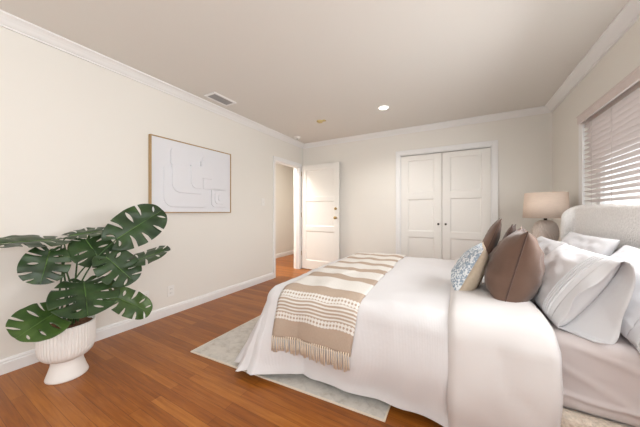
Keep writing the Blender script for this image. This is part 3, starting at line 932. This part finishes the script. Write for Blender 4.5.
for k in range(0, 21):
    th = PI/2-PI/2*k/20
    crf.append([duvet_pt('cf', th, e, 0) if 0 < k < 20 else (duvet_pt('far', xf, e, 0) if k == 20 else duvet_pt('foot', yf_, e, 0)) for e in es])
    uvs += [(yf_+0.1*k/20, -e) for e in es]
m.grid(crf)
# soft wrinkles
def soft(v):
    x, y, z = v
    a = wr(x, y, z)
    topw = 1 if z > 0.56 else 0.0
    a2 = topw*(0.012*max(0, nz(x*2.6+9, y*7+3*nz(x*2, y*2, 0), 2.0))+0.010*max(0, nz(x*9+2*nz(x*4, y*4, 1), y*3.5, 7.0)))
    if y < yn_-0.02 and z < 0.55: return (x, y-a*1.2, z)
    if x < xf-0.02 and z < 0.55: return (x-a, y, z)
    return (x, y, z+a*0.7+a2)
m.v = [soft(v) for v in m.v]
m.build('duvet_cover', 'ribbed', duv, smooth=True, merge=0.0008, uvs=uvs)
# folded-back band
bx0, bx1 = -0.050, 0.352
m = MB(); rows = []
nb = 22
for k in range(nb+1):
    t = k/nb
    x = bx0+(bx1-bx0)*t
    s = 2*t-1
    th_ = 0.004+0.024*(max(0.0, 1-abs(s)**10))**0.5+(0.012*max(0, s)*(1-abs(s)**4))
    if k == 0: th_ = 0.000
    p, vv = cross_line(min(x, xh), th_)
    for q in p: q.x += (x-min(x, xh))
    if k == nb:
        p2, _ = cross_line(xh-0.012, -0.03)
        rows.append(p); rows.append(p2)
    else: rows.append(p)
m.grid(rows)
def soft2(v):
    x, y, z = v
    a = wr(x+3, y, z)+0.006*nz(x*2, y*5, z*1.2)
    if y < yn_-0.02 and z < 0.55: return (x+0.006*nz(3, y*2, z*6), y-abs(a)*1.3, z)
    return (x+0.012*nz(y*3, 4, 1), y, z+abs(a))
m.v = [soft2(v) for v in m.v]
m.build('folded_band', 'sateen', duv, smooth=True)

# ---------------------------------------------------------------- throw blanket
thr = thing('throw_blanket', 'taupe and white striped throw with a fringe draped across the foot of the bed', 'blanket', (-0.83, 2.2, 0.61))
TX0, TX1 = -1.065, -0.500
tdrop = 0.375                # cloth length hanging past the near edge
def throw_line(w, off):
    """w 0..1 across the width (from foot edge to pillow side)"""
    pts = []; vs_ = []
    N1, N2, N3 = 26, 50, 14
    def xx(v):                # slightly skewed lie
        return TX0+(TX1-TX0)*w-0.035*max(0.0, v)+(0.12*v*w if v < 0 else 0)+0.006*math.sin(v*7+w*3)
    for k in range(N1, 0, -1):
        e = tdrop*k/N1; x = xx(-e)
        p = duvet_pt('near', x, e, off)
        vtx = Vector(soft(p)); pts.append(Vector((vtx.x, min(vtx.y, p.y+0.003)-0.003, vtx.z))); vs_.append(tdrop-e)
    for k in range(N2+1):
        y = yn_+(yf_-yn_)*k/N2; x = xx(y-yn_)
        p = Vector((x, y, ztop(x, y)+off)) if x > xf else None
        if p is None:
            o, z = prof(xf-x, HANG, ztop(xf, y), off, 0); p = Vector((xf-o, y, z))
        s_ = soft((p.x, p.y, p.z-off)); p.z = s_[2]+off
        pts.append(p); vs_.append(tdrop+y-yn_)
    for k in range(1, N3+1):
        e = 0.25*k/N3; x = xx(yf_-yn_+e)
        pts.append(duvet_pt('far', max(x, xf), e, off+0.006)); vs_.append(tdrop+yf_-yn_+e)
    return pts, vs_
TL = tdrop+(yf_-yn_)+0.25
M['throw'] = throw_mat(TL)
m = MB(); uvs = []; rows = []
for k in range(31):
    wv = k/30
    p, vv = throw_line(wv, 0.012+0.003*math.sin(wv*17)+(-0.005 if k in (0, 30) else 0))
    rows.append(p); uvs += [(wv*(TX1-TX0), b) for b in vv]
m.grid(rows)
m.build('woven_cloth', 'throw', thr, smooth=True, uvs=uvs, solid=0.005)
for k in range(36):
    wv = (k+0.5)/36
    p, vv = throw_line(wv, 0.014)
    q = p[0]
    ln = 0.095*(1+0.12*random.uniform(-1, 1)); dx = random.uniform(-0.006, 0.006)
    pts = [q+Vector((0, 0.001, 0.008)), q+Vector((0, -0.003, -0.006)), q+Vector((dx*0.3, -0.004, -0.016)), q+Vector((dx*0.7, -0.003, -0.04)), q+Vector((dx, 0.000, -ln))]
    MB().tube(pts, [0.0028, 0.0046, 0.0032, 0.0042, 0.0052], 7).build('tassel', 'tassel', thr, smooth=True)

# ---------------------------------------------------------------- pillows and cushions
def thick(u, v, t_, sag):
    f = max(0, (1-u*u)*(1-v*v))
    if not sag: return t_/2*f**0.36*(1-0.12*v)
    return t_/2*max(0, 1-u*u)**0.42*max(0, 1-v)**0.54*max(0, 1+v)**0.27/1.08
def pillow_grid(w_, h_, t_, pinch=0.10, n=26, seed=0, wrk=0.006, sag=False, calm=None):
    """two shells; a across, b up, c thickness; returns list rows for front and back"""
    out = []
    for sg in (1, -1):
        rows = []
        for j in range(n+1):
            r = []
            v = -1+2*j/n
            v = math.sin(v*PI/2)
            for i in range(n+1):
                u = -1+2*i/n; u = math.sin(u*PI/2)
                a = w_/2*u*(1-pinch*(1-v*v)*u*u)
                b = h_/2*v*(1-pinch*(1-u*u)*v*v)
                f = max(0, (1-u*u)*(1-v*v))
                c = thick(u, v, t_, sag)
                wk = wrk if calm is None else wrk*(0.12+0.88*max(0, min(1, (u-calm)/0.25)))
                c += f**0.3*wk*(nz(u*2.2+seed, v*2.2, sg*3+seed)+0.6*nz(u*5+seed, v*5, sg*7)+0.35*max(0, nz(u*4+v*9+seed, v*3-u*5, sg*2)))
                # radiating corner creases
                r.append((a, b, sg*max(c, 0.0)))
            rows.append(r)
        out.append(rows)
    return out
def frame_from(A, B, Cc):
    """A near-bottom corner, B near-top corner, Cc far-bottom corner -> transform (a across from near to far, b up, c = front)"""
    A, B, Cc = Vector(A), Vector(B), Vector(Cc)
    up = B-A; ac = Cc-A
    h_ = up.length; w_ = ac.length
    b = up.normalized(); a = (ac-b*ac.dot(b)).normalized(); c = a.cross(b)
    ctr = A+a*w_/2+b*h_/2
    return lambda p: ctr+a*p[0]+b*p[1]+c*p[2], w_, h_, ctr, c
def soften_rest(p, zmin, soft_=0.03):
    if p.z < zmin: p.z = zmin+(p.z-zmin)*0.12
    return p
def cushion(name, label, cat, A, B, Cc, t_, front, back, seam=None, group=None, seed=1, pinch=0.12, zmin=None, wrk=0.006, seamlab=None, extra=None):
    f, w_, h_, ctr, c = frame_from(A, B, Cc)
    zmin = zmin if zmin is not None else -9
    root = thing(name, label, cat, (ctr.x, ctr.y, min(A[2], Cc[2])), group)
    fr, bk = pillow_grid(w_, h_, t_, pinch, n=34, seed=seed, wrk=wrk, sag=True)
    g = lambda p: soften_rest(f(p), zmin)
    MB().grid([[g(p) for p in r] for r in fr]).build('front_panel', front, root, smooth=True)
    MB().grid([[g(p) for p in r] for r in bk]).build('back_panel', back, root, smooth=True)
    n = len(fr)-1
    loop = [fr[0][i] for i in range(n)]+[fr[j][n] for j in range(n)]+[fr[n][i] for i in range(n, 0, -1)]+[fr[j][0] for j in range(n, 0, -1)]
    pts = [g(p) for p in loop]; pts.append(pts[0])
    MB().tube(pts, 0.0042 if seam else 0.0025, 6, cap=False).build('piping', seam or back, root, smooth=True)
    return root, g, w_, h_
# velvet cushions (front faces look towards the foot of the bed: c = a x b with a along +y, b up gives +x, so front/back swapped)
cushion('throw_cushion', 'large brown velvet cushion nearest the camera, in front of the pleated pillow', 'cushion', (0.203, 1.635, 0.606), (0.300, 1.625, 1.004), (0.262, 2.045, 0.606), 0.275, 'velvet', 'velvet', 'velvet_dark', 'brown cushions', seed=2, zmin=0.614, wrk=0.016, pinch=0.07)
cushion('throw_cushion', 'dusty mauve velvet cushion just behind the large brown cushion', 'cushion', (0.270, 2.14, 0.63), (0.355, 2.13, 0.998), (0.335, 2.48, 0.63), 0.13, 'velvet_mauve', 'velvet_mauve', 'velvet_mauve', 'brown cushions', seed=5, zmin=0.618, pinch=0.08)
cushion('throw_cushion', 'dark brown velvet cushion between the mauve cushion and the farthest cushion', 'cushion', (0.255, 2.44, 0.63), (0.355, 2.43, 1.008), (0.335, 2.80, 0.63), 0.10, 'velvet_dark', 'velvet_dark', 'velvet_dark', 'brown cushions', seed=8, zmin=0.618, pinch=0.08)
cushion('throw_cushion', 'farthest brown velvet cushion, its tall corner against the closet door', 'cushion', (0.150, 2.57, 0.63), (0.300, 2.56, 1.047), (0.180, 2.95, 0.63), 0.12, 'velvet', 'velvet', 'velvet_dark', 'brown cushions', seed=11, zmin=0.618, pinch=0.08)
cushion('throw_cushion', 'blue and white patterned cushion with a tan back, in front of the brown cushions', 'cushion', (-0.012, 1.735, 0.608), (0.125, 1.725, 0.890), (0.0, 2.09, 0.608), 0.175, 'linen', 'blueprint', 'linen', None, seed=14, zmin=0.612, pinch=0.06, wrk=0.008)

def sleep_pillow(label, A, B, Cc, t_, seed, zmin, pleats=False, pinch=0.04, flap=0.05, droop=0.0, spread=0.02, hem=True):
    f, w_, h_, ctr, c = frame_from(A, B, Cc)
    root = thing('bed_pillow', label, 'pillow', (ctr.x, ctr.y, zmin), 'white bed pillows')
    fr, bk = pillow_grid(w_, h_, t_, pinch, n=48, seed=seed, wrk=0.015, calm=(-0.72 if pleats else None))
    g = lambda p: soften_rest(f(p), zmin)
    m = MB().grid([[g(p) for p in r] for r in fr]).grid([[g(p) for p in r] for r in bk])
    m.build('pillowcase', 'pillow_cotton', root, smooth=True, merge=0.0005)
    # open hem of the case on the near end: front layer with a straight hem, back layer a longer loose flap
    nb_ = 40
    for sg, ext in (((-1, 0.030), (1, flap)) if hem else ()):
        rows = []
        for k in range(9):
            q = k/8
            row = []
            for j in range(nb_+1):
                v = -1+2*j/nb_
                ff = max(0, 1-v*v)
                u0 = -0.93
                base_c = t_/2*(((1-u0*u0)*ff)**0.36)*(1-0.12*v)*0.9
                cc_ = base_c*(1-0.55*q)+0.012*math.sin(v*4.2+seed+sg)*q*ff
                if sg > 0: cc_ += spread*q*(0.5-0.5*v)**0.8+0.02*q*ff
                a0 = w_/2*u0
                a = a0-(w_/2*(1-0.93)+ext)*q+0.008*math.sin(v*7+seed)*q*ff
                b = h_/2*v*(1-0.015*q)
                p = f((a, b, sg*cc_))
                if sg > 0: p.z -= droop*q*q*(0.5-0.5*v)
                if droop == 0 or sg < 0: p = soften_rest(p, zmin)
                row.append(p)
            rows.append(row)
        MB().grid(rows).build('hem', 'pillow_cotton', root, smooth=True, solid=0.003)
    if pleats:
        for k in range(4):
            pts = []
            u = -0.86+0.046*k
            for j in range(31):
                v = -0.93+1.86*j/30
                a = w_/2*u*(1-pinch*(1-v*v)*u*u)
                b = h_/2*v*(1-pinch*(1-u*u)*v*v)
                ff = max(0, (1-u*u)*(1-v*v))
                cc_ = t_/2*ff**0.36*(1-0.12*v)
                cc_ += ff**0.3*0.015*(0.12+0.88*max(0, min(1, (u+0.72)/0.25)))*(nz(u*2.2+seed, v*2.2, -3+seed)+0.6*nz(u*5+seed, v*5, -7)+0.35*max(0, nz(u*4+v*9+seed, v*3-u*5, -2)))
                pts.append(g((a, b, -(max(cc_, 0)+0.001))))
            MB().tube(pts, 0.0055, 6).build('pleat', 'pillow_cotton', root, smooth=True)
    return root
sleep_pillow('white pillow with pleated hem leaning behind the large brown cushion', (0.385, 1.535, 0.58), (0.590, 1.535, 0.905), (0.40, 2.19, 0.58), 0.18, 3, 0.572, pleats=True, flap=0.07, spread=0.12)
sleep_pillow('white pillow at the near end of the headboard, behind the pleated pillow', (0.600, 1.475, 0.58), (0.800, 1.465, 0.91), (0.60, 2.05, 0.58), 0.15, 21, 0.572, flap=0.05, droop=0.06)
sleep_pillow('white pillow leaning behind the far brown cushions', (0.45, 2.28, 0.58), (0.63, 2.28, 0.895), (0.46, 2.92, 0.58), 0.15, 33, 0.572, hem=False)
sleep_pillow('white pillow against the headboard near the lamp', (0.63, 2.08, 0.60), (0.795, 2.08, 0.945), (0.63, 2.80, 0.60), 0.13, 45, 0.572, hem=False)

# ---------------------------------------------------------------- nightstand and lamp
nsd = thing('nightstand', 'pale nightstand in the corner beyond the bed, under the lamp', 'nightstand', (0.76, 3.44, 0))
NT = 0.745
MB().box(0.52, 1.0, 3.20, 3.70, NT-0.03, NT).build('top', 'stand_wood', nsd, bevel=0.004)
MB().box(0.54, 0.99, 3.22, 3.68, 0.15, NT-0.03).build('cabinet_body', 'stand_wood', nsd, bevel=0.004)
for z0, z1 in ((0.17, 0.405), (0.42, 0.655)):
    d = MB().box(0.522, 0.54, 3.235, 3.665, z0, z1).build('drawer', 'stand_wood', nsd, bevel=0.003)
    k = knob_mesh((0.522, 3.45, (z0+z1)/2), (-1, 0, 0), 0.014, 0.026).build('drawer_knob', 'brass', d, smooth=True); k.matrix_parent_inverse = Matrix()
for x in (0.57, 0.96):
    for y in (3.25, 3.65): MB().lathe([(0, 0), (0.014, 0), (0.02, 0.15), (0, 0.15)], x, y, 0, 12).build('leg', 'stand_wood', nsd, smooth=True)
LX, LY = 0.775, 3.42
lamp = thing('table_lamp', 'table lamp with a drum linen shade and textured round ceramic base on the nightstand', 'lamp', (LX, LY, NT))
def dimp(r, z, a):
    if not (0.03 < z < 0.262): return r
    row = z/0.026
    k = 26
    return r*(1+0.050*math.cos(k*a+row*PI)*math.cos((row % 1-0.5)*PI*0.9))
prof_l = [(0.0, 0.0), (0.062, 0.0), (0.064, 0.008)]
for k in range(41):
    t = k/40
    z = 0.012+0.255*t
    r = 0.060+0.044*math.sin(PI*min(1, (t*0.92+0.02)))**0.8 if t < 0.95 else 0.072-0.012*(t-0.95)/0.05
    prof_l.append((r, z))
prof_l += [(0.048, 0.272), (0.040, 0.276), (0.0, 0.277)]
MB().lathe(prof_l, LX, LY, NT, 104, dimp).build('lamp_base', 'ceramic', lamp, smooth=True)
MB().lathe([(0.0, 0.276), (0.014, 0.276), (0.014, 0.30), (0.008, 0.302), (0.008, 0.345), (0.016, 0.35), (0.016, 0.39), (0, 0.39)], LX, LY, NT, 20).build('neck', 'darkmetal', lamp, smooth=True)
sz0, sz1 = 1.045, 1.305
MB().lathe([(0.185, sz0), (0.170, sz1)], LX, LY, 0, 64).build('lamp_shade', 'shade', lamp, smooth=True, solid=0.002)
m = MB()
for k in range(3):
    a = 2*PI*k/3
    m.tube([(LX, LY, sz1-0.02), (LX+0.168*math.cos(a), LY+0.168*math.sin(a), sz1-0.02)], 0.0018, 6)
m.tube([(LX, LY, NT+0.39), (LX, LY, sz1+0.0)], 0.003, 6)
m.build('harp', 'darkmetal', lamp)

# ---------------------------------------------------------------- potted monstera
PX, PY = -2.335, 0.655
pl = thing('potted_plant', 'monstera plant in a white fluted footed pot on the floor by the left wall', 'plant', (PX, PY, 0))
def flute(r, z, a):
    if z < 0.165 or r < 0.139: return r
    return r-0.0050*(0.5+0.5*math.cos(50*a))**2
bowl = [(0.0, 0.122), (0.070, 0.122), (0.092, 0.126), (0.116, 0.140), (0.132, 0.160), (0.141, 0.185), (0.145, 0.215), (0.146, 0.26), (0.146, 0.30), (0.146, 0.350), (0.144, 0.357), (0.138, 0.357), (0.135, 0.35), (0.134, 0.30), (0.0, 0.295)]
MB().lathe(bowl, PX, PY, 0, 50*8, flute).build('pot_bowl', 'pot', pl, smooth=True)
MB().lathe([(0.0, 0.0), (0.106, 0.0), (0.108, 0.006), (0.104, 0.020), (0.094, 0.050), (0.084, 0.085), (0.080, 0.11), (0.082, 0.126), (0, 0.128)], PX, PY, 0, 64).build('pot_foot', 'pot', pl, smooth=True)
rows = []
for k in range(9):
    r = 0.136*k/8
    rows.append([(PX+r*math.cos(2*PI*j/40), PY+r*math.sin(2*PI*j/40), 0.335+0.016*(1-(k/8)**2)+0.010*nz(r*40*math.cos(2*PI*j/40), r*40*math.sin(2*PI*j/40), 1)) for j in range(40)])
MB().grid(rows, closeu=True).build('mulch', 'soil', pl, smooth=False)

# camera-independent helper: pixel measured on the photo + chosen distance from the left wall -> world point
_f, _cy, _h = 251.0, 212.3, 1.104
_s, _c = 140/math.hypot(140, 251), 251/math.hypot(140, 251)
def at(px, py, x):
    r = (px-320)/_f; u = -(py-_cy)/_f
    d = Vector((_c*r-_s, _s*r+_c, u))
    return d*(x/d.x)+Vector((0, 0, _h))

def monstera(base, tip, width, nhint, seed, mtl, droop=0.10, fold_=0.18):
    base, tip = Vector(base), Vector(tip)
    ax = (tip-base); L = ax.length; ax.normalize()
    nn = Vector(nhint); nn = (nn-ax*nn.dot(ax)).normalized()
    sd = ax.cross(nn)
    rnd = random.Random(seed)
    NF = 6                                   # fingers per side
    m = MB()
    half = width/2
    def edge(t):                             # outline half-width and forward position at parameter t (0 = back lobe, 1 = tip)
        # heart-shaped outline
        ang = PI*(0.96-0.96*t)               # angle from axis: ~pi at lobe, 0 at the tip
        ww = math.sin(min(PI, ang*1.0))**0.75 if 0 < ang < PI else 0
        yy = 0.5*L-0.5*L*math.cos(PI*t)*1.0
        return yy, ww
    def outline(t):
        # t 0..1 from the sinus round the back lobe to the tip: (x side, y forward)
        th = PI*(1.0-t)
        r = 1.0
        x = math.sin(th)**0.85*half*(1.0+0.10*math.cos(th-0.6)) if 0 < th < PI else 0.0
        y = 0.42*L-0.66*L*math.cos(th)*0.9 if math.cos(th) < 0 else 0.42*L+0.58*L*(-math.cos(th))
        y = 0.40*L+(0.60*L if th < PI/2 else 0.62*L)*math.cos(th)
        if th > PI/2: y += 0.21*L*math.exp(-(x/(0.20*half))**2)
        return x, y
    def mid(t):
        return max(0.0, (t-0.16)/0.84)**1.1*L*0.97
    for side in (1, -1):
        cuts = [k/NF+rnd.uniform(-0.02, 0.02) if 0 < k < NF else k/NF for k in range(NF+1)]
        # one gap profile per boundary: (slit start or None, slit width, hole width)
        bnd = [None]
        for k in range(NF-1):
            kind_ = rnd.random()
            if kind_ < 0.55: bnd.append(('open', rnd.uniform(0.26, 0.5), 1.0, rnd.uniform(0.09, 0.13)))
            elif kind_ < 0.95: bnd.append(('hole', rnd.uniform(0.22, 0.30), rnd.uniform(0.66, 0.86), rnd.uniform(0.09, 0.14)))
            else: bnd.append(None)
        bnd.append(None)
        def gapf(k, s_):
            if bnd[k] is None: return 0.0
            ty, a_, b_, wd_ = bnd[k]
            if s_ <= a_ or s_ >= b_: return 0.0 if ty == 'hole' or s_ < 1 else wd_
            q_ = (s_-a_)/(b_-a_)
            if ty == 'hole': return wd_*math.sin(PI*q_)**0.7
            return wd_*(0.35+0.65*min(1, q_*2.2))*(1-0.25*max(0, q_-0.6))
        for k in range(NF):
            t0, t1 = cuts[k], cuts[k+1]
            ns = 22; nj = 6
            rows = []
            for j in range(nj+1):
                row = []
                for q in range(ns+1):
                    s = q/ns
                    g0, g1 = gapf(k, s), gapf(k+1, s)
                    tt = t0+(t1-t0)*(g0+(1-g0-g1)*j/nj)
                    x1, y1 = outline(tt)
                    y0 = mid(tt)
                    x = x1*s
                    y = y0+(y1-y0)*s+0.05*L*math.sin(PI*s)*(1-tt)
                    z = fold_*abs(x)-droop*L*((y/L)**2)*1.2-0.55*fold_*(x*x)/half*1.5
                    z += 0.012*L*math.sin(tt*NF*2*PI)*s*0.5+0.01*nz(x*14+seed, y*14, side)
                    row.append(base+ax*y+sd*(side*x)+nn*z)
                rows.append(row)
            m.grid(rows)
    lf = m.build('leaf', mtl, pl, smooth=True, merge=0.0012, solid=0.0012)
    pts = []
    for k in range(13):
        y = L*0.98*k/12
        pts.append(base+ax*y+nn*(-droop*L*((y/L)**2)*1.2+0.0015))
    rb = MB().tube(pts, [0.0034*(1-0.75*k/12) for k in range(13)], 6).build('leaf_rib', 'midrib', lf, smooth=True)
    rb.matrix_parent_inverse = Matrix.Translation(-pl.location)
    rb.matrix_parent_inverse = Matrix()
    lf_loc = lf.matrix_parent_inverse
    return base, ax, nn
CAMV = Vector((2.3, -0.65, 0.35)).normalized()
UP = Vector((0, 0, 1))
LV = [
 # base px, tip px, width, normal, material, droop, fold
 ((117, 239, -2.22), (163, 209, -2.18), 0.285, CAMV*1.0+UP*0.25, 'leaf', 0.06, 0.15),
 ((130, 263, -2.18), (170, 248, -2.05), 0.24, UP*1.0+CAMV*0.30, 'leaf', 0.02, 0.2),
 ((106, 257, -2.20), (135, 281, -2.06), 0.24, CAMV*1.0+UP*0.45, 'leaf', 0.08, 0.15),
 ((113, 296, -2.16), (152, 312, -2.08), 0.185, CAMV*0.9+UP*0.5, 'leaf_pale', 0.06, 0.15),
 ((84, 282, -2.25), (88, 312, -1.98), 0.33, UP*1.0+CAMV*0.45, 'leaf', 0.10, 0.12),
 ((58, 311, -2.22), (17, 336, -2.10), 0.245, CAMV*0.9+UP*0.55, 'leaf_pale', 0.08, 0.15),
 ((50, 251, -2.34), (40, 284, -2.26), 0.22, CAMV*1.0+UP*0.25, 'leaf', 0.06, 0.15),
 ((58, 240, -2.40), (-14, 242, -2.28), 0.23, UP*1.0+CAMV*0.36, 'leaf', 0.05, 0.15),
 ((86, 240, -2.36), (104, 264, -2.20), 0.25, UP*0.85+CAMV*0.7, 'leaf', 0.08, 0.15),
 ((70, 236, -2.45), (110, 229, -2.40), 0.24, UP*1.0+CAMV*0.22, 'leaf', 0.03, 0.12),
]
for i, (b, t, wd, nh, mt_, dr_, fo) in enumerate(LV):
    bp_, tp_ = at(*b), at(*t)
    monstera(bp_, tp_, wd, nh, 40+i, mt_, dr_, fo)
    s0 = Vector((PX+0.05*math.cos(i*2.4), PY+0.05*math.sin(i*2.4), 0.335))
    ax = (tp_-bp_).normalized()
    c1 = s0+Vector((0, 0, 0.55*(bp_.z-s0.z)))+(bp_-s0)*0.08; c2 = bp_-ax*0.10+Vector((0, 0, -0.02))
    pts = []
    for k in range(15):
        q = k/14
        pts.append(s0*(1-q)**3+c1*3*q*(1-q)**2+c2*3*q*q*(1-q)+bp_*q**3)
    MB().tube(pts, [0.0062-0.0028*k/14 for k in range(15)], 8).build('petiole', 'stem', pl, smooth=True)
